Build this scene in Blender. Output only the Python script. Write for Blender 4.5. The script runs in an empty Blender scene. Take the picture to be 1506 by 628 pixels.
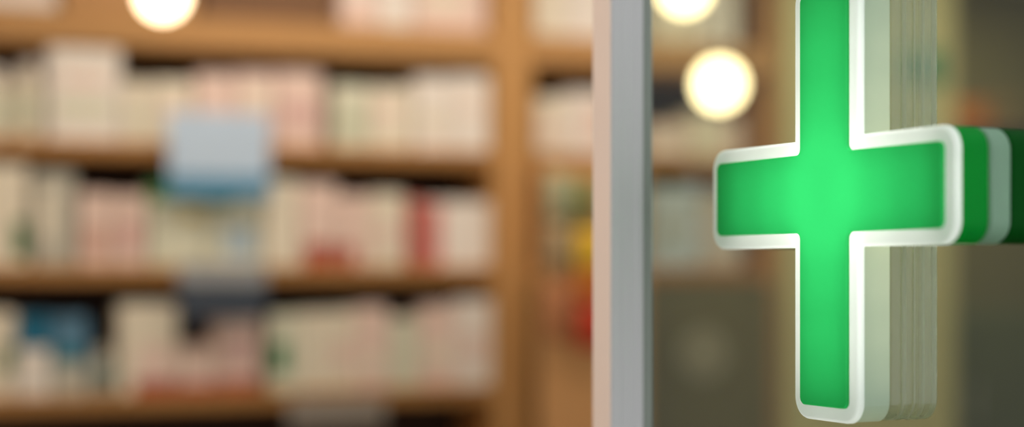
import bpy, bmesh, math
from mathutils import Vector, Matrix
sc = bpy.context.scene
COL = sc.collection

# ------------------------------------------------------------------ camera
F, HOR, W, H = 2530.0, 400.0, 1506.0, 628.0
CAMZ = 1.5
cd = bpy.data.cameras.new('camera')
cam = bpy.data.objects.new('camera', cd); COL.objects.link(cam)
cam.location = (0, 0, CAMZ); cam.rotation_euler = (math.radians(90), 0, 0)
cd.sensor_width = 36.0; cd.lens = F / W * 36.0
cd.shift_y = (HOR - H / 2) / W
cd.clip_start = 0.05
cd.dof.use_dof = True
cd.dof.focus_distance = 1.84
cd.dof.aperture_fstop = (cd.lens / 1000.0) / 0.058
sc.camera = cam
# ------------------------------------------------------------------ world and exposure
sc.view_settings.view_transform = 'Standard'; sc.view_settings.look = 'None'
sc.view_settings.gamma = 1.0; sc.view_settings.use_curve_mapping = False
sc.view_settings.exposure = 0.0
wd = bpy.data.worlds.new('overcast'); sc.world = wd; wd.use_nodes = True
wd.node_tree.nodes['Background'].inputs[0].default_value = (0.94, 0.97, 1.0, 1)
wd.node_tree.nodes['Background'].inputs[1].default_value = 0.95
sc.cycles.max_bounces = 10; sc.cycles.transparent_max_bounces = 24
sc.cycles.sample_clamp_indirect = 4.0
sc.cycles.caustics_reflective = False; sc.cycles.caustics_refractive = False

# ------------------------------------------------------------------ frames of reference
SHY = math.radians(21.0)                        # the shelf wall is turned by 21 degrees
T = Vector((math.cos(SHY), math.sin(SHY), 0)); N = Vector((-math.sin(SHY), math.cos(SHY), 0))
O = Vector((-1.414, 4.75, 0))
def sp(t, n, z): return O + T * t + N * n + Vector((0, 0, z))
def t_at(px, n=0.0):
    s = (px - W / 2) / F
    return (s * (O.y + N.y * n) - O.x - N.x * n) / (T.x - T.y * s)
def z_at(px, py, n=0.0):
    t = t_at(px, n); return CAMZ + (HOR - py) / F * (O.y + T.y * t + N.y * n)
FRY = math.radians(25.6)                        # the shopfront and the projecting sign
FW = Vector((math.cos(FRY), math.sin(FRY), 0)); FN = Vector((-math.sin(FRY), math.cos(FRY), 0))

# ceiling lights of the shop (each one has a panel, built further down)
CEIL = 2.75
PANELS = [(-0.6, -0.62, 3.5), (0.75, -0.62, 8.5), (1.75, -0.62, 6.2), (2.8, -0.75, 8.5), (3.7, 0.5, 10), (-0.8, -2.3, 22)]  # column and doorway panels are added, unseen, to brighten column and frame side
for t, n, p in PANELS:
    l = bpy.data.lights.new('ceiling_panel_light', 'AREA'); l.shape = 'RECTANGLE'; l.size = 0.9; l.size_y = 0.25
    l.energy = p - 1.4; l.color = (1.0, 0.86, 0.70)
    o = bpy.data.objects.new('ceiling_panel_light', l); COL.objects.link(o)
    o.location = sp(t, n, CEIL - 0.045); o.rotation_euler = (math.radians(0), 0, SHY)

# ------------------------------------------------------------------ helpers
def srgb(c):
    return tuple((v / 255 / 12.92 if v / 255 <= .04045 else ((v / 255 + .055) / 1.055) ** 2.4) for v in c) + (1,)
_m = {}
def mat(name, rgb, rough=0.6, metal=0.0, noise=0.0, scale=6.0, spec=0.4, stretch=None, bump=0.0):
    key = (name, rgb)
    if key in _m: return _m[key]
    m = bpy.data.materials.new(name); m.use_nodes = True; nt = m.node_tree
    b = nt.nodes['Principled BSDF']; c = srgb(rgb)
    b.inputs['Base Color'].default_value = c; b.inputs['Roughness'].default_value = rough
    b.inputs['Metallic'].default_value = metal; b.inputs['Specular IOR Level'].default_value = spec
    if noise:
        tc = nt.nodes.new('ShaderNodeTexCoord'); mp = nt.nodes.new('ShaderNodeMapping')
        mp.inputs['Scale'].default_value = stretch or (1, 1, 1)
        nz = nt.nodes.new('ShaderNodeTexNoise'); nz.inputs['Scale'].default_value = scale; nz.inputs['Detail'].default_value = 5
        mx = nt.nodes.new('ShaderNodeMix'); mx.data_type = 'RGBA'
        mx.inputs[6].default_value = tuple(v * (1 - noise) for v in c[:3]) + (1,)
        mx.inputs[7].default_value = tuple(min(1, v * (1 + noise)) for v in c[:3]) + (1,)
        nt.links.new(tc.outputs['Object'], mp.inputs[0]); nt.links.new(mp.outputs[0], nz.inputs[0])
        nt.links.new(nz.outputs[0], mx.inputs[0]); nt.links.new(mx.outputs[2], b.inputs['Base Color'])
        if bump:
            bp = nt.nodes.new('ShaderNodeBump'); bp.inputs['Strength'].default_value = bump
            bp.inputs['Distance'].default_value = 0.002
            nt.links.new(nz.outputs[0], bp.inputs['Height']); nt.links.new(bp.outputs[0], b.inputs['Normal'])
    _m[key] = m; return m
def emis(name, rgb, s):
    m = bpy.data.materials.new(name); m.use_nodes = True; nt = m.node_tree; nt.nodes.clear()
    e = nt.nodes.new('ShaderNodeEmission'); o = nt.nodes.new('ShaderNodeOutputMaterial')
    e.inputs[0].default_value = tuple(rgb) + (1,); e.inputs[1].default_value = s
    nt.links.new(e.outputs[0], o.inputs[0]); return m
def acrylic(name, tl, df, clear=0.0, gloss=0.05, rough=0.25, mixd=0.5):
    """translucent sheet: tl colour let through, df colour scattered back, clear = share seen straight through"""
    m = bpy.data.materials.new(name); m.use_nodes = True; nt = m.node_tree; nt.nodes.clear(); L = nt.links.new
    a = nt.nodes.new('ShaderNodeBsdfTranslucent'); a.inputs[0].default_value = tuple(tl) + (1,)
    d = nt.nodes.new('ShaderNodeBsdfDiffuse'); d.inputs[0].default_value = tuple(df) + (1,)
    x = nt.nodes.new('ShaderNodeMixShader'); x.inputs[0].default_value = mixd; L(a.outputs[0], x.inputs[1]); L(d.outputs[0], x.inputs[2])
    out = x
    if clear:
        c = nt.nodes.new('ShaderNodeBsdfTransparent'); c.inputs[0].default_value = (0.93, 0.97, 0.93, 1)
        y = nt.nodes.new('ShaderNodeMixShader'); y.inputs[0].default_value = clear; L(out.outputs[0], y.inputs[1]); L(c.outputs[0], y.inputs[2]); out = y
    g = nt.nodes.new('ShaderNodeBsdfGlossy'); g.inputs['Roughness'].default_value = rough
    z = nt.nodes.new('ShaderNodeMixShader'); z.inputs[0].default_value = gloss; L(out.outputs[0], z.inputs[1]); L(g.outputs[0], z.inputs[2])
    o = nt.nodes.new('ShaderNodeOutputMaterial'); L(z.outputs[0], o.inputs[0]); return m

class MB:
    def __init__(s): s.bm = bmesh.new()
    def box(s, x0, x1, y0, y1, z0, z1, bev=0.0, seg=2):
        r = bmesh.ops.create_cube(s.bm, size=1.0)['verts']
        for v in r:
            v.co = Vector(((x0 + x1) / 2 + v.co.x * (x1 - x0), (y0 + y1) / 2 + v.co.y * (y1 - y0), (z0 + z1) / 2 + v.co.z * (z1 - z0)))
        if bev:
            es = list({e for v in r for e in v.link_edges})
            bmesh.ops.bevel(s.bm, geom=es, offset=bev, segments=seg, affect='EDGES', profile=0.5)
        return s
    def lathe(s, prof, n=24, cx=0, cy=0):
        rings = []
        for r, z in prof:
            if r < 1e-6: rings.append([s.bm.verts.new((cx, cy, z))])
            else: rings.append([s.bm.verts.new((cx + r * math.cos(2 * math.pi * i / n), cy + r * math.sin(2 * math.pi * i / n), z)) for i in range(n)])
        for a, b in zip(rings, rings[1:]):
            for i in range(n):
                j = (i + 1) % n
                if len(a) == 1 and len(b) == 1: continue
                if len(a) == 1: s.bm.faces.new((a[0], b[j], b[i]))
                elif len(b) == 1: s.bm.faces.new((a[i], a[j], b[0]))
                else: s.bm.faces.new((a[i], a[j], b[j], b[i]))
        return s
    def poly(s, pts):
        s.bm.faces.new([s.bm.verts.new(p) for p in pts]); return s
    def build(s, name, m, parent=None, loc=None, rz=0.0, smooth=False, fix=True):
        loose = [v for v in s.bm.verts if not v.link_faces]
        if loose: bmesh.ops.delete(s.bm, geom=loose, context='VERTS')
        if fix: bmesh.ops.recalc_face_normals(s.bm, faces=s.bm.faces)
        me = bpy.data.meshes.new(name); s.bm.to_mesh(me); s.bm.free()
        me.materials.append(m)
        if smooth:
            for p in me.polygons: p.use_smooth = True
        o = bpy.data.objects.new(name, me); COL.objects.link(o)
        if parent: o.parent = parent
        if loc is not None: o.location = loc
        if rz: o.rotation_euler = (0, 0, rz)
        return o
def tag(o, label=None, cat=None, group=None, kind=None):
    if label: o['label'] = label
    if cat: o['category'] = cat
    if group: o['group'] = group
    if kind: o['kind'] = kind
    return o
def empty(name, loc, rz=0.0):
    o = bpy.data.objects.new(name, None); COL.objects.link(o); o.location = loc; o.rotation_euler = (0, 0, rz)
    o.empty_display_size = 0.05; return o

# ------------------------------------------------------------------ materials
M_shelf = mat('shaded_oak_board', (182, 130, 72), 0.55, noise=0.16, scale=3.0, stretch=(1, 6, 14))  # oak darkened: the weaker light on the board fronts is in the colour
M_wood = mat('oak_veneer', (196, 148, 94), 0.5, noise=0.16, scale=3.0, stretch=(1, 6, 14))
M_woodv = mat('oak_upright', (204, 154, 96), 0.5, noise=0.16, scale=3.0, stretch=(14, 6, 1))
M_back = mat('shade_dark_board', (52, 28, 14), 0.7, noise=0.2, scale=3, stretch=(10, 6, 1))  # very dark so the colour deepens the shade in the shelf gaps
M_wall = mat('warm_plaster', (190, 170, 130), 0.85, noise=0.05, scale=9)
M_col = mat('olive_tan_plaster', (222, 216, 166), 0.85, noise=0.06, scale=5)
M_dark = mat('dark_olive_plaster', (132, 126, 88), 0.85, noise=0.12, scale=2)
M_floor = mat('stone_floor', (120, 105, 85), 0.6, noise=0.15, scale=4)
M_pave = mat('pavement_concrete', (125, 122, 118), 0.9, noise=0.12, scale=8, bump=0.3)
M_ceil = mat('ceiling_plaster', (205, 190, 165), 0.9, noise=0.03, scale=6)
M_alu = mat('brushed_aluminium', (192, 189, 188), 0.5, metal=0.1, noise=0.05, scale=20, stretch=(1, 1, 0.02))
M_seal = mat('rubber_gasket', (132, 138, 128), 0.6, noise=0.08, scale=20)

# ------------------------------------------------------------------ room shell
def structure(o): return tag(o, kind='structure')
def prism(name, m, pts, z0, z1):
    b = MB(); lo = [b.bm.verts.new((p.x, p.y, z0)) for p in pts]; hi = [b.bm.verts.new((p.x, p.y, z1)) for p in pts]
    b.bm.faces.new(lo); b.bm.faces.new(hi)
    for i in range(len(pts)):
        j = (i + 1) % len(pts); b.bm.faces.new((lo[i], lo[j], hi[j], hi[i]))
    return structure(b.build(name, m))
PC = Vector((0.1197, 2.06, 0))                  # outer near corner of the mullion
def fp(a, b, z=0.0): return PC + FW * a + FN * b + Vector((0, 0, z))   # along the front, into the shop
FL, FRt = -1.9, 3.6
TL, TR = -1.3, 4.8
room = [fp(FL, 0.05), fp(FRt, 0.05), sp(TR, 1.9, 0), sp(TL, 1.9, 0)]
prism('floor', M_floor, room, -0.1, 0.0)
prism('ceiling', M_ceil, room, CEIL, CEIL + 0.1)
prism('wall_back', M_wall, [sp(TL, 0.36, 0), sp(2.47, 0.36, 0), sp(2.47, 0.46, 0), sp(TL, 0.46, 0)], 0, CEIL)
prism('wall_column', M_col, [sp(2.47, -0.02, 0), sp(3.12, -0.02, 0), sp(3.12, 1.4, 0), sp(2.47, 1.4, 0)], 0, CEIL)
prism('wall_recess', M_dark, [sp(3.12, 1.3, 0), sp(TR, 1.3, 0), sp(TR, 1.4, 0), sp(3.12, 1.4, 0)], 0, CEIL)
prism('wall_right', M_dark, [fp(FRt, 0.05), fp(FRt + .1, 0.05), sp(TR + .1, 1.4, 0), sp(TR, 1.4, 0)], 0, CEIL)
prism('wall_left', M_wall, [fp(FL, 0.05), sp(TL, 0.46, 0), sp(TL - .1, 0.46, 0), fp(FL - .1, 0.05)], 0, CEIL)
b = MB().box(-3, 5, -2.6, 0.0, -0.13, -0.02)
structure(b.build('pavement', M_pave, loc=fp(0, 0.049), rz=FRY))
b = MB().box(3.125, TR - .0, 1.28, 1.299, 0.0, 0.12, 0.004); structure(b.build('baseboard_recess', M_back, loc=O, rz=SHY))

# shopfront : mullions, header, threshold, pane
def fbox(name, m, a0, a1, b0, b1, z0, z1, parent=None, bev=0.0, kind=True):
    o = MB().box(a0, a1, b0, b1, z0, z1, bev).build(name, m, parent)
    if not parent:
        o.location = PC; o.rotation_euler = (0, 0, FRY)
        if kind: structure(o)
    return o
win = empty('window_1', PC, FRY); tag(win, kind='structure')
# profiled mullion: side face, front face, stepped return holding the glass
prof = [(0, 0.0015), (0.0015, 0), (0.0125, 0), (0.0140, 0.0012), (0.0320, 0.0012), (0.0335, 0), (0.0425, 0), (0.044, 0.0015), (0.044, 0.036),
        (0.041, 0.038), (0.041, 0.0455), (0.0395, 0.047), (0.0015, 0.047), (0, 0.0455)]
b = MB(); lo = [b.bm.verts.new((x, y, 0.02)) for x, y in prof]; hi = [b.bm.verts.new((x, y, 2.45)) for x, y in prof]
b.bm.faces.new(lo); b.bm.faces.new(hi)
for i in range(len(prof)):
    j = (i + 1) % len(prof); b.bm.faces.new((lo[i], lo[j], hi[j], hi[i]))
b.build('window_frame', M_alu, win)
fbox('lit_side_strip', mat('warm_light_tint', (236, 216, 204), .5), -0.0018, -0.0003, 0.001, 0.046, 0.02, 2.45, win, 0.0008)['label'] = 'added strip on the side of the frame, coloured as if warmly lit'  # added strip: warm light on the mullion's side put into its colour
fbox('window_gasket', M_seal, 0.0443, 0.0590, 0.005, 0.036, 0.10, 2.40, win, 0.001)
fbox('window_rail', M_alu, 0.0445, 1.90, 0.003, 0.044, 0.02, 0.10, win, 0.002)
fbox('window_rail', M_alu, 0.0445, 1.90, 0.003, 0.044, 2.40, 2.45, win, 0.002)
fbox('window_frame', M_alu, 1.90, 1.937, 0.0, 0.047, 0.02, 2.45, win, 0.002)
# tinted glass
g = bpy.data.materials.new('tinted_glass'); g.use_nodes = True; nt = g.node_tree; nt.nodes.clear(); L = nt.links.new
tr = nt.nodes.new('ShaderNodeBsdfTransparent'); tr.inputs[0].default_value = (0.86, 0.90, 0.82, 1)
gl = nt.nodes.new('ShaderNodeBsdfGlossy'); gl.inputs['Roughness'].default_value = 0.03
lw = nt.nodes.new('ShaderNodeLayerWeight'); lw.inputs[0].default_value = 0.5
pw = nt.nodes.new('ShaderNodeMath'); pw.operation = 'POWER'; pw.inputs[1].default_value = 5.0; L(lw.outputs['Facing'], pw.inputs[0])
fr = nt.nodes.new('ShaderNodeMath'); fr.operation = 'MULTIPLY_ADD'; fr.inputs[1].default_value = 0.55; fr.inputs[2].default_value = 0.022; L(pw.outputs[0], fr.inputs[0])
mx = nt.nodes.new('ShaderNodeMixShader'); oo = nt.nodes.new('ShaderNodeOutputMaterial')
L(fr.outputs[0], mx.inputs[0]); L(tr.outputs[0], mx.inputs[1]); L(gl.outputs[0], mx.inputs[2]); L(mx.outputs[0], oo.inputs[0])
fbox('window_pane', g, 0.0450, 1.895, 0.0215, 0.0285, 0.095, 2.405, win)
fbox('wall_header', M_alu, FL, FRt, 0.0, 0.05, 2.45, CEIL)
fbox('wall_front', M_wall, 1.937, FRt, 0.0, 0.05, 0.0, 2.45)
fbox('trim_1', M_alu, FL, 1.937, 0.0, 0.05, 0.0, 0.02)
fbox('door_frame', M_alu, -1.02, -0.975, 0.0, 0.047, 0.02, 2.45)
fbox('wall_front', M_wall, FL, -1.02, 0.0, 0.05, 0.02, 2.45)

# ------------------------------------------------------------------ pharmacy cross sign
PHI = FRY
UX = Vector((math.sin(PHI), -math.cos(PHI), 0)); WX = Vector((math.cos(PHI), math.sin(PHI), 0))
SC = Vector((0.3305, 1.81, CAMZ))               # sign frame: u along the face, v up, w into the body
uL, uR, aL, aR, vt, vb, vB, vT = -0.2076, 0.1899, -0.0425, 0.0403, 0.1253, 0.0416, -0.1417, 0.2952
SU, SV = (aL + aR) / 2, (vt + vb) / 2
root = empty('pharmacy_cross_sign', SC + UX * SU + WX * 0.05 + Vector((0, 0, SV)))
tag(root, 'green lit pharmacy cross sign with white rim, projecting in front of the glass', 'sign')
def S(u, v, w): return SC + UX * u + WX * w + Vector((0, 0, v)) - root.location
def outline(off, r_out, r_in, n=8):
    """cross outline grown by off with rounded corners; list of (u, v, corner index), anticlockwise"""
    L_, R_, l, r, t, b_, B, Tt = uL - off, uR + off, aL - off, aR + off, vt + off, vb - off, vB - off, vT + off
    pts = [(r, B), (r, b_), (R_, b_), (R_, t), (r, t), (r, Tt), (l, Tt), (l, t), (L_, t), (L_, b_), (l, b_), (l, B)]
    out = []
    for i, p in enumerate(pts):
        p = Vector(p); a = Vector(pts[i - 1]); c = Vector(pts[(i + 1) % 12])
        d1 = (a - p).normalized(); d2 = (c - p).normalized()
        rad = r_in if i in (1, 4, 7, 10) else r_out
        cen = p + (d1 + d2) * rad
        s = p + d1 * rad - cen; e = p + d2 * rad - cen
        for k in range(n + 1):
            f = k / n * math.pi / 2
            q = cen + s * math.cos(f) + e * math.sin(f); out.append((q.x, q.y, i))
    return out
RO, RI, G = 0.013, 0.006, 0.008
def ring(b, off, w, ro=None):
    ro = G + off if ro is None else ro
    return [b.bm.verts.new(S(u, v, w)) for u, v, _ in outline(off, max(ro, .002), max(0.0075 - off * 0.45, 0.0012))]
def skin(b, rings, keep=None):
    for A, B_ in zip(rings, rings[1:]):
        n = len(A)
        for i in range(n):
            j = (i + 1) % n
            if keep is None or keep(i): b.bm.faces.new((A[i], A[j], B_[j], B_[i]))
def capface(b, R):
    n = len(R)                                   # split in three convex-ish pieces to stay planar and clean
    b.bm.faces.new(R)
idx = [i for *_, i in outline(0, .008, .006)]
ncorner = 9
def is_end(i):                                   # faces of the two short ends of the horizontal arms
    a, c = idx[i], idx[(i + 1) % len(idx)]
    return (a == 2 and c in (2, 3)) or (a == 3 and c == 3) or (a == 8 and c in (8, 9)) or (a == 9 and c == 9)
M_green = acrylic('green_acrylic', (0.022, 0.395, 0.105), (0.004, 0.42, 0.055), gloss=0.015, rough=0.3, mixd=0.22)
M_white = acrylic('opal_acrylic', (0.95, 0.95, 0.93), (0.66, 0.76, 0.72), gloss=0.03, rough=0.3, mixd=0.35)
M_pale = acrylic('pale_green_acrylic', (0.50, 0.49, 0.34), (0.18, 0.34, 0.29), gloss=0.05, rough=0.2, mixd=0.5)
M_clear = acrylic('clear_ribbed_acrylic', (0.66, 0.64, 0.42), (0.34, 0.35, 0.24), clear=0.76, gloss=0.06, rough=0.12, mixd=0.45)
M_rib = acrylic('frosted_acrylic_rib', (0.82, 0.82, 0.58), (0.44, 0.45, 0.33), clear=0.56, gloss=0.06, rough=0.3)
M_gmid = mat('green_enamel', (0, 156, 56), 0.5, spec=.15, noise=0.04, scale=8)
M_gdark = mat('dark_green_enamel', (0, 92, 20), 0.5, spec=.1, noise=0.04, scale=8)
M_band = mat('pale_grey_green_trim', (160, 194, 168), 0.5, noise=0.03, scale=8)
RIM = 0.0155; OW = 0.0165
b = MB(); r0 = ring(b, 0.0, 0.0); r1 = ring(b, 0.0, -0.003); r2 = ring(b, -0.0010, -0.004)
skin(b, [r0, r1, r2]); capface(b, r2)
b.build('green_panel', M_green, root, smooth=False)['label'] = 'green glowing cross face'
b = MB(); skin(b, [ring(b, 0.0, 0.0), ring(b, RIM - 0.003, 0.0), ring(b, RIM - 0.001, 0.0010), ring(b, RIM, 0.003), ring(b, RIM, 0.0075)])
b.build('white_rim', M_white, root)['label'] = 'white glowing rim'
b = MB(); skin(b, [ring(b, RIM - .001, 0.0075), ring(b, RIM - .001, 0.040), ring(b, RIM - .004, 0.0425)], lambda i: not is_end(i))
b.build('side_wall', M_pale, root)['label'] = 'pale milky side wall'
for side in ((2, 3), (8, 9)):                    # right end, left end of the horizontal arm
    e_ = lambda i: is_end(i) and idx[i] in side
    for nm, m_, lb, pr in (('end_cap', M_gmid, 'green end band', ((-.0008, .0075), (-.0008, .040), (-.004, .0425))),
                           ('end_band', M_band, 'pale grey green band', ((-.004, .0425), (-.001, .0445), (-.001, .066), (-.003, .069))),
                           ('end_cap', M_gdark, 'dark green rear end band', ((-.003, .069), (-.001, .071), (-.001, .102), (-.0035, .104)))):
        b = MB(); skin(b, [ring(b, RIM + o_, w_) for o_, w_ in pr], e_)
        bmesh.ops.delete(b.bm, geom=[v for v in b.bm.verts if not v.link_faces], context='VERTS')
        b.build(nm, m_, root)['label'] = lb
b = MB(); capface(b, ring(b, RIM - .004, 0.0425)); b.build('middle_panel', M_white, root)
# ribbed clear rear body
b = MB(); skin(b, [ring(b, RIM + o, w) for o, w in ((-.004, .0425), (-.0035, .044), (-.0035, .102), (-.0045, .104))], lambda i: not is_end(i))
b.build('rear_wall', M_clear, root)['label'] = 'clear rear side wall'
for w0_, w1_, h_ in ((.0565, .0625, .0014), (.0715, .0745, .0012), (.0825, .0865, .0014), (.0955, .1015, .0012)):
    b = MB(); skin(b, [ring(b, RIM - .0030 + o, w) for o, w in ((0, w0_), (h_ * .8, w0_ + .0004), (h_, w0_ + (w1_ - w0_) * .3), (h_, w1_ - (w1_ - w0_) * .3), (h_ * .8, w1_ - .0004), (0, w1_))], lambda i: not is_end(i))
    b.build('rib', M_rib, root)['label'] = 'frosted rib of the rear side wall'
for side in ((2, 3), (8, 9)):                    # right end, left end of the horizontal arm
    e_ = lambda i: is_end(i) and idx[i] in side
    for nm, m_, lb, pr in (('end_cap', M_gmid, 'green end band', ((-.0008, .0075), (-.0008, .040), (-.004, .0425))),
                           ('end_band', M_band, 'pale grey green band', ((-.004, .0425), (-.001, .0445), (-.001, .066), (-.003, .069))),
                           ('end_cap', M_gdark, 'dark green rear end band', ((-.003, .069), (-.001, .071), (-.001, .102), (-.0035, .104)))):
        b = MB(); skin(b, [ring(b, RIM + o_, w_) for o_, w_ in pr], e_)
        bmesh.ops.delete(b.bm, geom=[v for v in b.bm.verts if not v.link_faces], context='VERTS')
        b.build(nm, m_, root)['label'] = lb
b = MB(); capface(b, ring(b, RIM - .004, 0.0425)); b.build('middle_panel', M_white, root)
# ribbed clear rear body
rp = [(.0425, -.004), (.0445, -.0015), (.052, -.0015), (.0535, -.004), (.0585, -.004), (.060, -.0015), (.0665, -.0012), (.068, -.0035), (.079, -.0035), (.0805, -.001),
      (.090, -.001), (.0915, -.0025), (.0955, -.0025), (.097, -.001), (.1015, -.001), (.104, -.0035)]
b = MB(); skin(b, [ring(b, RIM + o, w) for w, o in rp], lambda i: not is_end(i))
b.build('rear_wall', M_clear, root)['label'] = 'clear ribbed rear side wall'
b = MB(); capface(b, ring(b, RIM - .0035, .104)); b.build('rear_panel', M_clear, root)
# mounting bracket from the sign's far end to the glass
def wbox(u0, u1, v0, v1, w0, w1, name, m):
    b = MB()
    for u in (u0, u1):
        for v in (v0, v1):
            for w in (w0, w1): b.bm.verts.new(S(u, v, w))
    bmesh.ops.convex_hull(b.bm, input=b.bm.verts); return b.build(name, m, root)
wbox(-0.332, -0.2235, 0.070, 0.096, 0.086, 0.100, 'bracket', M_alu)
wbox(-0.336, -0.332, 0.055, 0.111, 0.082, 0.108, 'mounting_plate', M_alu)
# the sign's own lamps: LED modules inside the box, strongest in the middle
def led(u, v, p):
    if abs(u - SU) > abs(v - SV): pts_ = ((u, v - .021), (u, v + .021))
    else: pts_ = ((u - .021, v), (u + .021, v))
    for q in pts_: led_one(q[0], q[1], p / 2)
def led_one(u, v, p):
    l = bpy.data.lights.new('led_module', 'POINT'); l.energy = p; l.shadow_soft_size = 0.008; l.color = (1.0, 0.98, 0.92)
    o = bpy.data.objects.new('led_module', l); COL.objects.link(o); o.parent = root; o.location = S(u, v, 0.036)
K = 0.54
led(SU, SV, 0.09 * K)
for d, p in ((0.05, 0.15), (0.10, 0.125), (0.155, 0.100)):
    for s in (-1, 1): led(SU + s * d, SV, p * K)
for d, p in ((0.05, 0.15), (0.10, 0.12), (0.15, 0.11), (0.195, 0.080)):
    for s in (-1, 1): led(SU, SV + s * d, p * K)

# ------------------------------------------------------------------ shelving
ZB = {1: (2.142, 2.235), 2: (1.824, 1.868), 3: (1.471, 1.515), 4: (1.105, 1.150), 5: (0.735, 0.785), 6: (0.37, 0.42)}
DEPTH = 0.345
def shelving(name, label, t0, t1, boards, left=True, right=True, uw=0.115):
    r = empty(name, sp(t0, 0, 0), SHY); tag(r, label, 'shelving'); w = t1 - t0
    a0, a1 = (uw if left else 0), (w - (uw if right else 0))
    if left: MB().box(0, uw, 0.0, DEPTH, 0, 2.62, 0.003).build('upright', M_woodv, r)
    if right: MB().box(w - uw, w, 0.0, DEPTH, 0, 2.62, 0.003).build('upright', M_woodv, r)
    for k in boards:
        z0, z1 = ZB[k]; MB().box(a0, a1, 0.0, DEPTH - .012, z0, z1, 0.003).build('shelf', M_wood if k == 1 else M_shelf, r)
    MB().box(a0, a1, DEPTH - .012, DEPTH, 0.1, 2.62).build('back_panel', M_back, r)
    MB().box(a0, a1, 0.02, DEPTH - .012, 0.0, 0.1).build('plinth', M_back, r)
    MB().box(a0, a1, 0.0, DEPTH - .012, 2.59, 2.62, 0.002).build('top_board', M_wood, r)
    return r
tA = t_at(726); tB = t_at(783)
shelving('open_shelving', 'wide open oak shelving bay filled with medicine cartons, left of the thick oak upright', -0.62, tB, ZB, True, True, tB - tA)
t2 = 2.455
bay2 = shelving('open_shelving', 'narrower oak shelving bay right of the thick upright, partly behind the aluminium frame', tB + 0.002, t2, (1, 2, 3), False, True, 0.04)
# lower cupboard doors of the second bay
for i in range(2):
    w = (t2 - tB - .042) / 2; x0 = w * i
    d = MB().box(x0 + .003, x0 + w - .003, -0.02, -0.001, 0.10, 1.462, 0.003).build('door', mat('olive_lacquer', (120, 112, 76), .5, noise=.05), bay2)
    if i == 1:
        dv = MB().lathe([(0, 0), (.085, 0), (.085, .006), (.078, .009), (.07, .006), (.03, .006), (.026, .010), (0, .010)], 36).build('vent', mat('grey_tinplate', (168, 160, 138), .5), d, (t_at(1030) - tB - .002, -.0205, z_at(1030, 520))); dv.rotation_euler = (math.radians(90), 0, 0)
    MB().box(x0 + (w - .05 if i == 0 else .03), x0 + (w - .03 if i == 0 else .05), -0.045, -0.021, 0.75, 0.90, 0.003).build('handle', M_alu, d)

# ------------------------------------------------------------------ products on the shelves
CR = (246, 236, 218); WH = (250, 242, 236); PK = (246, 218, 208); GC = (232, 232, 212); GY = (200, 196, 184); RD = (184, 84, 66)
ROW = {'T': 1, 'A': 2, 'B': 3, 'C': 4}
cnt = [0]
def carton(t0, t1, z0, z1, n0, dep, col, patches, name='medicine_carton'):
    o = empty(name, sp((t0 + t1) / 2, n0, z0 + .0006), SHY)
    w = t1 - t0; h = z1 - z0
    MB().box(-w / 2, w / 2, 0, dep, 0, h, min(.0025, w * .1)).build('carton', mat('carton_board', col, .55, noise=.03, scale=30), o)
    for fx0, fx1, fz0, fz1, c in patches:       # printed colour fields, a hair proud of the board
        x0, x1 = -w / 2 + w * fx0, -w / 2 + w * fx1
        if fx0 < .06 and fx1 > .94: x0 -= .0006; x1 += .0006
        MB().box(x0, x1, -0.0007, 0.006 if fx1 - fx0 > .88 else .0004, h * fz0, h * fz1).build('printed_panel', mat('printed_ink', c, .5), o)
    return o
def bottle(t0, t1, z0, z1, n0, col, capc, name='pill_bottle', lab=None):
    r = min((t1 - t0) / 2, .07); h = z1 - z0
    o = empty(name, sp((t0 + t1) / 2, n0 + r, z0 + .0006), SHY)
    ch = min(.03, h * .2)
    MB().lathe([(0, 0), (r * .92, 0), (r, .006), (r, h * .70), (r * .93, h * .76), (r * .62, h - ch), (r * .6, h - ch + .001), (0, h - ch + .001)]).build('bottle_body', mat('bottle_plastic', col, .35), o, smooth=False)
    MB().lathe([(0, h - ch + .001), (r * .7, h - ch + .001), (r * .7, h - .003), (r * .66, h), (0, h)]).build('cap', mat('cap_plastic', capc, .4), o)
    if lab: MB().lathe([(r + .0002, h * .15), (r + .0008, h * .16), (r + .0008, h * .60), (r + .0002, h * .61)]).build('printed_label', mat('printed_ink', lab, .5), o)
    return o
def put(row, x0, x1, yt, col, label, patches=(), kind='carton', n0=0.012, dep=0.13, capc=WH, lab=None, cat=None, group=None):
    n0 += (cnt[0] % 3) * 0.006; cnt[0] += 1
    if row != 'T': yt += 7
    z0 = ZB[ROW[row]][1]; z1 = max(z_at((x0 + x1) / 2, yt, n0), z0 + .05)
    if row == 'T': z1 = min(z1, 2.57)
    t0, t1 = t_at(x0, n0) + .0015, t_at(x1, n0) - .0015
    if x1 < 740: t1 = min(t1, tA - .003)
    else: t0 = max(t0, tB + .004); t1 = min(t1, t2 - .043)
    if kind == 'carton': o = carton(t0, t1, z0, z1, n0, dep, col, patches)
    else: o = bottle(t0, t1, z0, z1, n0, col, capc, lab=lab)
    grp = group or {'T': 'products on the top shelf', 'A': 'products on the second shelf from the top', 'B': 'products on the third shelf from the top', 'C': 'products on the fourth shelf from the top'}[row]
    tag(o, label, cat or ('box' if kind == 'carton' else 'bottle'), grp); return o
ST = (150, 150, 135)
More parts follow.
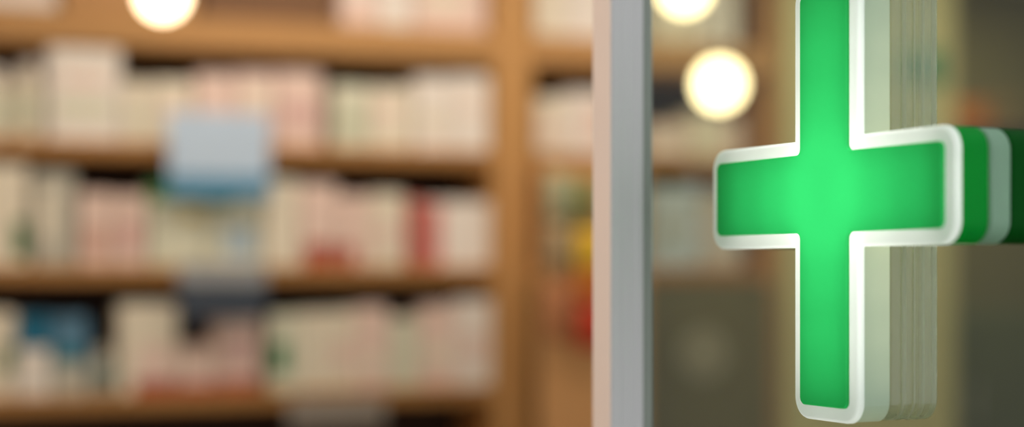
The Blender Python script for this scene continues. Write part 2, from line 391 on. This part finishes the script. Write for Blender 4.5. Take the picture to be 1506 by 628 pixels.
# row T: standing on the top fascia board
T_ = [(92, 288, -22, (196, 148, 98), 'long kraft brown carton on the top shelf behind the glowing globe', []),
      (296, 494, -26, (128, 92, 64), 'dull brown carton on the top shelf left of the pink cartons', []),
      (-40, 84, -60, WH, 'broad white carton at the left end of the top shelf', [(0.05, .95, .3, .5, PK)]),
      (500, 556, -38, PK, 'pink carton on the top shelf, leftmost of the three by the thick upright', [(.1, .9, .6, .8, WH)]),
      (558, 606, -30, WH, 'white carton between two pink cartons on the top shelf', []),
      (610, 716, -36, PK, 'wide pink carton on the top shelf against the thick upright', [(.1, .7, .4, .7, CR)]),
      (788, 832, -40, CR, 'cream carton on the top shelf just right of the thick upright', []),
      (834, 905, -45, WH, 'tall bright white carton on the top shelf beside the aluminium frame', []),
      (960, 1030, -30, CR, 'cream carton on the top shelf seen through glass behind the round lamp', []),
      (1034, 1085, -40, WH, 'white carton at the right end of the top shelf behind glass', [])]
for x0, x1, yt, c, lb, pt in T_: put('T', x0, x1, yt, c, lb, pt)
# row A
put('A', -34, 18, 92, CR, 'white bottle at the left end of the second shelf', kind='bottle', lab=GC)
put('A', 22, 64, 84, CR, 'cream bottle with a pale green label left of the tallest white carton', kind='bottle', lab=GC)
put('A', 70, 178, 64, WH, 'tallest white carton on the second shelf, standing above its neighbours', [(.1, .9, .25, .45, GC), (.2, .8, .6, .7, PK)])
put('A', 181, 224, 112, CR, 'short cream carton touching the right side of the tallest white carton', [(.1, .9, .3, .5, GC)])
put('A', 227, 284, 111, CR, 'short cream carton above the left edge of the pale blue card', [(.15, .85, .5, .62, PK)])
put('A', 289, 345, 101, PK, 'pinkish carton behind the pale blue shelf card', [(.1, .9, .2, .4, WH)])
put('A', 348, 404, 99, PK, 'pinkish carton rising above the right corner of the pale blue card', [(.15, .9, .55, .75, CR)])
put('A', 407, 474, 99, PK, 'pink carton just right of the pale blue shelf card', [(.1, .9, .3, .6, (230, 190, 186))])
put('A', 491, 541, 118, GC, 'pale greenish carton on the second shelf right of a narrow dark gap', [(.1, .9, .3, .55, (206, 212, 186))])
put('A', 544, 607, 121, CR, 'low cream carton in the middle of the right group on the second shelf', [(.1, .6, .5, .7, PK)])
put('A', 612, 662, 106, WH, 'white carton on the second shelf, second from the thick upright', [(.1, .9, .3, .5, CR)])
put('A', 665, 720, 105, WH, 'white carton on the second shelf against the thick upright', [(.2, .8, .5, .7, (250, 232, 222))])
put('A', 790, 832, 136, CR, 'cream carton on the second shelf immediately right of the thick upright', [(.1, .9, .3, .5, PK)])
put('A', 834, 898, 128, WH, 'white and pink carton on the second shelf beside the aluminium frame', [(.4, .95, .2, .8, PK)])
put('A', 952, 1012, 175, PK, 'pink carton behind the glass on the second shelf next to the frame', [(.1, .9, .3, .5, WH)])
put('A', 1016, 1066, 160, CR, 'cream carton behind the glass under the lower round lamp', [])
put('A', 1068, 1092, 170, PK, 'narrow pink carton at the right end of the second shelf behind glass', [])
# row B
put('B', -30, 42, 236, CR, 'cream carton with a dark green lower corner at the left end of the third shelf', [(.70, .97, .08, .45, (20, 110, 40))])
put('B', 50, 111, 247, GY, 'tall greyish cream carton between green cornered and pink cartons', [(.1, .5, .3, .8, CR)])
put('B', 117, 165, 276, PK, 'low salmon carton, left of the two salmon ones on the third shelf', [(.1, .9, .2, .5, (226, 180, 166))])
put('B', 168, 214, 279, PK, 'low salmon carton touching the green topped carton', [(.2, .8, .25, .6, (226, 176, 172))])
put('B', 219, 302, 262, GC, 'pale carton with a green band along its top on the third shelf', [(0, 1, .78, 1.003, (60, 140, 66)), (.6, .9, .55, .68, (230, 205, 120))])
put('B', 305, 385, 262, GC, 'pale carton with a blue green upper corner beneath the pale blue card', [(0, .5, .72, 1.003, (80, 146, 110)), (.3, .9, .1, .5, (186, 206, 220))])
put('B', 389, 440, 258, CR, 'cream carton right of the blue green cornered carton on the third shelf', [])
put('B', 443, 496, 263, PK, 'pinkish carton with a red base, left one of two on the third shelf', [(.1, .97, .0, .28, RD)])
put('B', 499, 545, 280, PK, 'pinkish carton with a red base touching a taller cream carton', [(.03, .5, .0, .30, RD)])
put('B', 548, 595, 277, CR, 'cream carton left of the slim red carton on the third shelf', [(.2, .8, .3, .6, PK)])
put('B', 600, 624, 286, (206, 112, 100), 'slim bright red carton on the third shelf')
put('B', 628, 722, 289, WH, 'broad white carton with a pink left edge against the thick upright on the third shelf', [(0.01, .22, .0, .95, (222, 128, 124))])
put('B', 958, 1030, 268, (214, 226, 240), 'blue grey carton behind the glass to the left of the cross arm', [(.1, .9, .4, .6, (214, 218, 222))])
put('B', 1034, 1090, 275, (226, 214, 208), 'greyish pink carton behind the glass and behind the cross arm', [])
# row C
put('C', -30, 22, 452, CR, 'white carton with a green patch at the left end of the fourth shelf', [(.6, .95, .3, .6, (90, 130, 80))])
put('C', 26, 74, 457, WH, 'white carton with a teal blue upper half on the fourth shelf', [(0, 1, .60, 1.003, (0, 106, 142))])
put('C', 77, 130, 459, (92, 136, 168), 'slate blue carton with white base and a teal label', [(0, 1, 0, .42, GY), (.05, .8, .42, .60, (0, 120, 140))])
put('C', 134, 170, 505, GY, 'short grey bottle between the blue carton and a tall pink carton', kind='bottle', capc=GY, lab=(150, 165, 158))
put('C', 175, 262, 440, CR, 'tall cream carton with a brick red base on the fourth shelf', [(.25, 1, 0, .16, (176, 70, 58)), (.3, .95, .16, .55, PK)])
put('C', 265, 312, 500, PK, 'low pink carton with a brick red base under the slate card', [(0, 1, 0, .22, (176, 70, 58))])
put('C', 315, 382, 448, PK, 'tall pink carton with a brick red base on the fourth shelf', [(0, 1, 0, .16, (170, 74, 58)), (.3, .8, .3, .7, (230, 190, 190))])
put('C', 398, 440, 455, GC, 'cream carton with an emerald patch on its left edge on the fourth shelf', [(.02, .62, .25, .62, (30, 130, 84))])
put('C', 443, 482, 452, CR, 'cream carton right of the emerald patched carton', [])
put('C', 485, 522, 450, CR, 'cream carton left of the pinkish beige carton on the fourth shelf', [(.1, .9, .3, .6, PK)])
put('C', 525, 572, 444, PK, 'pinkish beige carton in the middle of the right group on the fourth shelf', [(.2, .8, .2, .4, CR)])
put('C', 575, 616, 461, GC, 'lowest pale grey green carton of the right group on the fourth shelf', [])
put('C', 619, 668, 442, PK, 'pale pink carton second from the thick upright on the fourth shelf', [(.1, .9, .3, .5, CR)])
put('C', 671, 724, 434, WH, 'tallest white carton against the thick upright on the fourth shelf', [(.2, .8, .3, .6, PK)])
# ------------------------------------------------------------------ shelf cards
def card(name, x0, x1, y0, y1, n0, parts, label, cat):
    tt0, tt1 = t_at(x0, n0), t_at(x1, n0); xm = (x0 + x1) / 2; zt, zb = z_at(xm, y0, n0), z_at(xm, y1, n0)
    o = empty(name, sp((tt0 + tt1) / 2, n0, zb), SHY); tag(o, label, cat); w = tt1 - tt0; h = zt - zb
    for nm, f0, f1, c, lb in parts:
        p = MB().box(-w / 2, w / 2, -0.002, 0.002, h * f0, h * f1, 0.0008).build(nm, mat('card_print', c, .45, noise=.02), o); p['label'] = lb
    return o, w, h
c1, w, h = card('shelf_card', 247, 396, 166, 291, -0.034,
     [('card', .27, 1.0, (204, 226, 255), 'pale blue card'), ('lower_band', 0, .268, (96, 156, 196), 'steel blue lower band')],
     'pale blue promotional card clipped over the edge of the second shelf', 'card')
MB().box(-.03, .03, .002, .0335, h * .45, h * .50, .001).build('clip', M_alu, c1)
c2, w, h = card('price_holder', 262, 392, 388, 470, -0.034,
     [('label_strip', .64, 1.0, (168, 170, 176), 'light grey strip'), ('card', 0, .638, (64, 72, 88), 'slate card')],
     'slate blue price holder hanging from the edge of the third shelf', 'price tag')
MB().box(-.03, .03, .002, .0335, h * .7, h * .76, .001).build('clip', M_alu, c2)
c3, w, h = card('price_holder', 424, 566, 584, 626, -0.012,
     [('label_strip', 0, 1.0, (150, 140, 132), 'grey strip')],
     'grey price strip on the edge of the fourth shelf', 'price tag')
MB().box(-.03, .03, .002, .0115, h * .5, h * .6, .001).build('clip', M_alu, c3)

# ------------------------------------------------------------------ hook display in front of the second bay
nD = -0.22
d0, d1 = t_at(796, nD), t_at(950, nD); zt = z_at(850, 246, nD)
D = empty('display_stand', sp((d0 + d1) / 2, nD, 0), SHY); tag(D, 'tan board display stand hung with coloured pouches beside the aluminium frame', 'display stand')
w = d1 - d0
MB().box(-w / 2, w / 2, 0, .02, .08, zt, .003).build('back_panel', mat('tan_board', (222, 166, 112), .6, noise=.08, scale=4), D)
MB().box(-w / 2 - .01, w / 2 + .01, -.10, .16, 0, .06, .006).build('base', M_back, D)
MB().box(-w / 2, w / 2, -.02, .0195, .06, .08, .002).build('foot_rail', M_wood, D)
POU = [(806, 838, 254, 325, (178, 186, 156), 'grey green pouch at the top of the display stand'),
       (841, 880, 262, 330, (140, 142, 90), 'dark olive pouch right of the grey green pouch'),
       (846, 892, 338, 398, (240, 196, 60), 'mustard yellow pouch in the middle of the display stand'),
       (846, 892, 402, 440, (214, 120, 40), 'small orange pouch under the yellow one'),
       (850, 896, 446, 512, (206, 60, 34), 'brick red pouch under the orange one on the display stand'),
       (806, 838, 332, 400, (176, 160, 128), 'dull grey pouch under the grey green one'),
       (806, 840, 420, 500, (190, 124, 86), 'copper brown pouch at the lower left of the display stand')]
for x0, x1, y0, y1, c, lb in POU:
    n0 = nD - .03
    a0, a1 = t_at(x0, n0), t_at(x1, n0); xm = (x0 + x1) / 2; z1_, z0_ = z_at(xm, y0, n0), z_at(xm, y1, n0)
    o = empty('hanging_pouch', sp((a0 + a1) / 2, n0, z0_), SHY); tag(o, lb, 'pouch', 'pouches on the display stand')
    w_, h_ = a1 - a0, z1_ - z0_
    b = MB(); nx, nz = 6, 8; fr_, bk_ = {}, {}
    for i in range(nx + 1):
        for j in range(nz + 1):
            x, z = -w_ / 2 + w_ * i / nx, h_ * j / nz
            dd = .014 * (max(0, 1 - (2 * i / nx - 1) ** 2) ** .6) * (max(0, 1 - (2 * j / nz - 1) ** 2) ** .6)
            fr_[i, j] = b.bm.verts.new((x, -dd - .001, z)); bk_[i, j] = b.bm.verts.new((x, dd + .001, z))
    for i in range(nx):
        for j in range(nz):
            b.bm.faces.new((fr_[i, j], fr_[i + 1, j], fr_[i + 1, j + 1], fr_[i, j + 1])); b.bm.faces.new((bk_[i, j], bk_[i, j + 1], bk_[i + 1, j + 1], bk_[i + 1, j]))
    for i in range(nx):
        for j in (0, nz): b.bm.faces.new((fr_[i, j], fr_[i + 1, j], bk_[i + 1, j], bk_[i, j]))
    for j in range(nz):
        for i in (0, nx): b.bm.faces.new((fr_[i, j], bk_[i, j], bk_[i, j + 1], fr_[i, j + 1]))
    b.build('pouch_body', mat('foil_pouch', c, .45), o, smooth=True)
    hk = MB().box(-.004, .004, .0035, .0295, h_ - .008, h_ - .002).build('hanging_tab', M_alu, o)

# ------------------------------------------------------------------ recess beyond the column
nR = 1.12
s0, s1 = t_at(1395, nR), t_at(1600, nR)
zs = z_at(1440, 190, nR)
ws = empty('wall_shelf', sp((s0 + s1) / 2, nR - .02, zs), SHY); tag(ws, 'dark wooden wall shelf in the dim recess right of the column', 'shelf'); w = s1 - s0
MB().box(-w / 2, w / 2, 0, .199, -.03, 0, .002).build('board', M_back, ws)
for s in (-1, 1): MB().box(s * w * .4 - .01, s * w * .4 + .01, .02, .199, -.12, -.03, .002).build('bracket', M_back, ws)
def rc(x0, x1, yt, c, lb):
    o = carton(t_at(x0, nR), t_at(x1, nR), zs, z_at((x0 + x1) / 2, yt, nR), nR, .12, c, [(.1, .9, .3, .6, tuple(int(v * .85) for v in c))], 'storage_box'); tag(o, lb, 'box', 'boxes on the recess shelf')
rc(1400, 1452, 150, (206, 124, 44), 'orange box on the wall shelf in the dim recess, above the cross arm')
rc(1458, 1500, 140, (140, 120, 80), 'brown box beside the orange box on the recess wall shelf')
tq = t_at(1355, -.03); zq = z_at(1355, 98, -.03)
tp = empty('wall_plaque', sp(tq, -.021, zq), SHY); tag(tp, 'small teal plaque on the tan column, seen through the sign', 'plaque')
MB().box(-.085, .085, -.012, 0, -.06, .06, .003).build('plate', mat('teal_enamel', (20, 130, 100), .4), tp)
MB().box(-.078, .078, -.0135, -.0121, -.053, .053).build('inset_panel', mat('teal_enamel', (24, 148, 112), .4), tp)
# low grey-green cabinet in the recess
cb0, cb1 = 3.30, 4.70
cb = empty('low_cabinet', sp((cb0 + cb1) / 2, .85, 0), SHY); tag(cb, 'grey green low cabinet in the dim recess below the cross arm', 'cabinet'); w = cb1 - cb0
mg = mat('grey_green_lacquer', (108, 116, 84), .5, noise=.06, scale=3)
MB().box(-w / 2, w / 2, 0, .43, 0.0, 1.34, .004).build('body', mg, cb)
for i in range(3):
    x0 = -w / 2 + w * i / 3
    d = MB().box(x0 + .006, x0 + w / 3 - .006, -.02, -.001, .08, 1.32, .003).build('door', mg, cb)
    MB().box(x0 + .03, x0 + .045, -.04, -.021, .9, 1.05, .002).build('handle', M_alu, d)

# ------------------------------------------------------------------ lamps
M_globe = emis('glowing_opal_globe', (1.0, 0.76, 0.46), 6.0)
M_brass = mat('brushed_brass', (150, 110, 50), .35, metal=.9)
def globe(px, py, rpx, Y, label):
    x = (px - W / 2) / F * Y; z = CAMZ + (HOR - py) / F * Y; r = rpx / F * Y
    o = empty('globe_pendant', (x, Y, z)); tag(o, label, 'lamp', 'round globe pendants')
    MB().lathe([(0 if k in (0, 16) else r * math.sin(math.pi * k / 16), -r * math.cos(math.pi * k / 16)) for k in range(17)], 32).build('lamp_globe', M_globe, o, smooth=True)
    MB().lathe([(0, r * .97), (r * .33, r * .97), (r * .33, r * 1.15), (r * .1, r * 1.4), (0, r * 1.4)], 20).build('lamp_cap', M_brass, o)
    MB().lathe([(0, r * 1.4), (.003, r * 1.4), (.003, CEIL - z - .02), (0, CEIL - z - .02)], 8).build('cord', M_back, o)
    MB().lathe([(0, CEIL - z - .02), (.04, CEIL - z - .02), (.045, CEIL - z - .001), (0, CEIL - z - .001)], 20).build('ceiling_rose', M_brass, o)
    return o
globe(239, -8, 37, 4.15, 'globe pendant glowing in front of the wide shelving bay, above the pale blue card')
globe(1007, -17, 38, 4.05, 'upper globe pendant behind the glass, cut by the top edge beside the frame')
globe(1058, 124, 38, 4.25, 'lower globe pendant behind the glass, above the left arm of the cross')
M_diff = emis('lit_opal_diffuser', (1.0, 0.86, 0.70), 2.0)
for t, n, p in PANELS:
    o = empty('ceiling_light', sp(t, n, CEIL), SHY); tag(o, {-.6: 'left ceiling panel above the wide shelving', .75: 'ceiling panel above the thick upright', 1.75: 'ceiling panel above the second bay', 2.8: 'added ceiling panel brightening the tan column', 3.7: 'ceiling panel in front of the recess', -0.8: 'added ceiling panel inside the doorway, brightening the frame side'}[t], 'ceiling light', 'ceiling panels')
    b = MB(); b.box(-.47, .47, -.145, -.13, -.03, -.001).box(-.47, .47, .13, .145, -.03, -.001).box(-.47, -.455, -.13, .13, -.03, -.001).box(.455, .47, -.13, .13, -.03, -.001)
    b.build('frame', M_alu, o)
    MB().box(-.455, .455, -.13, .13, -.018, -.010).build('diffuser', M_diff, o)
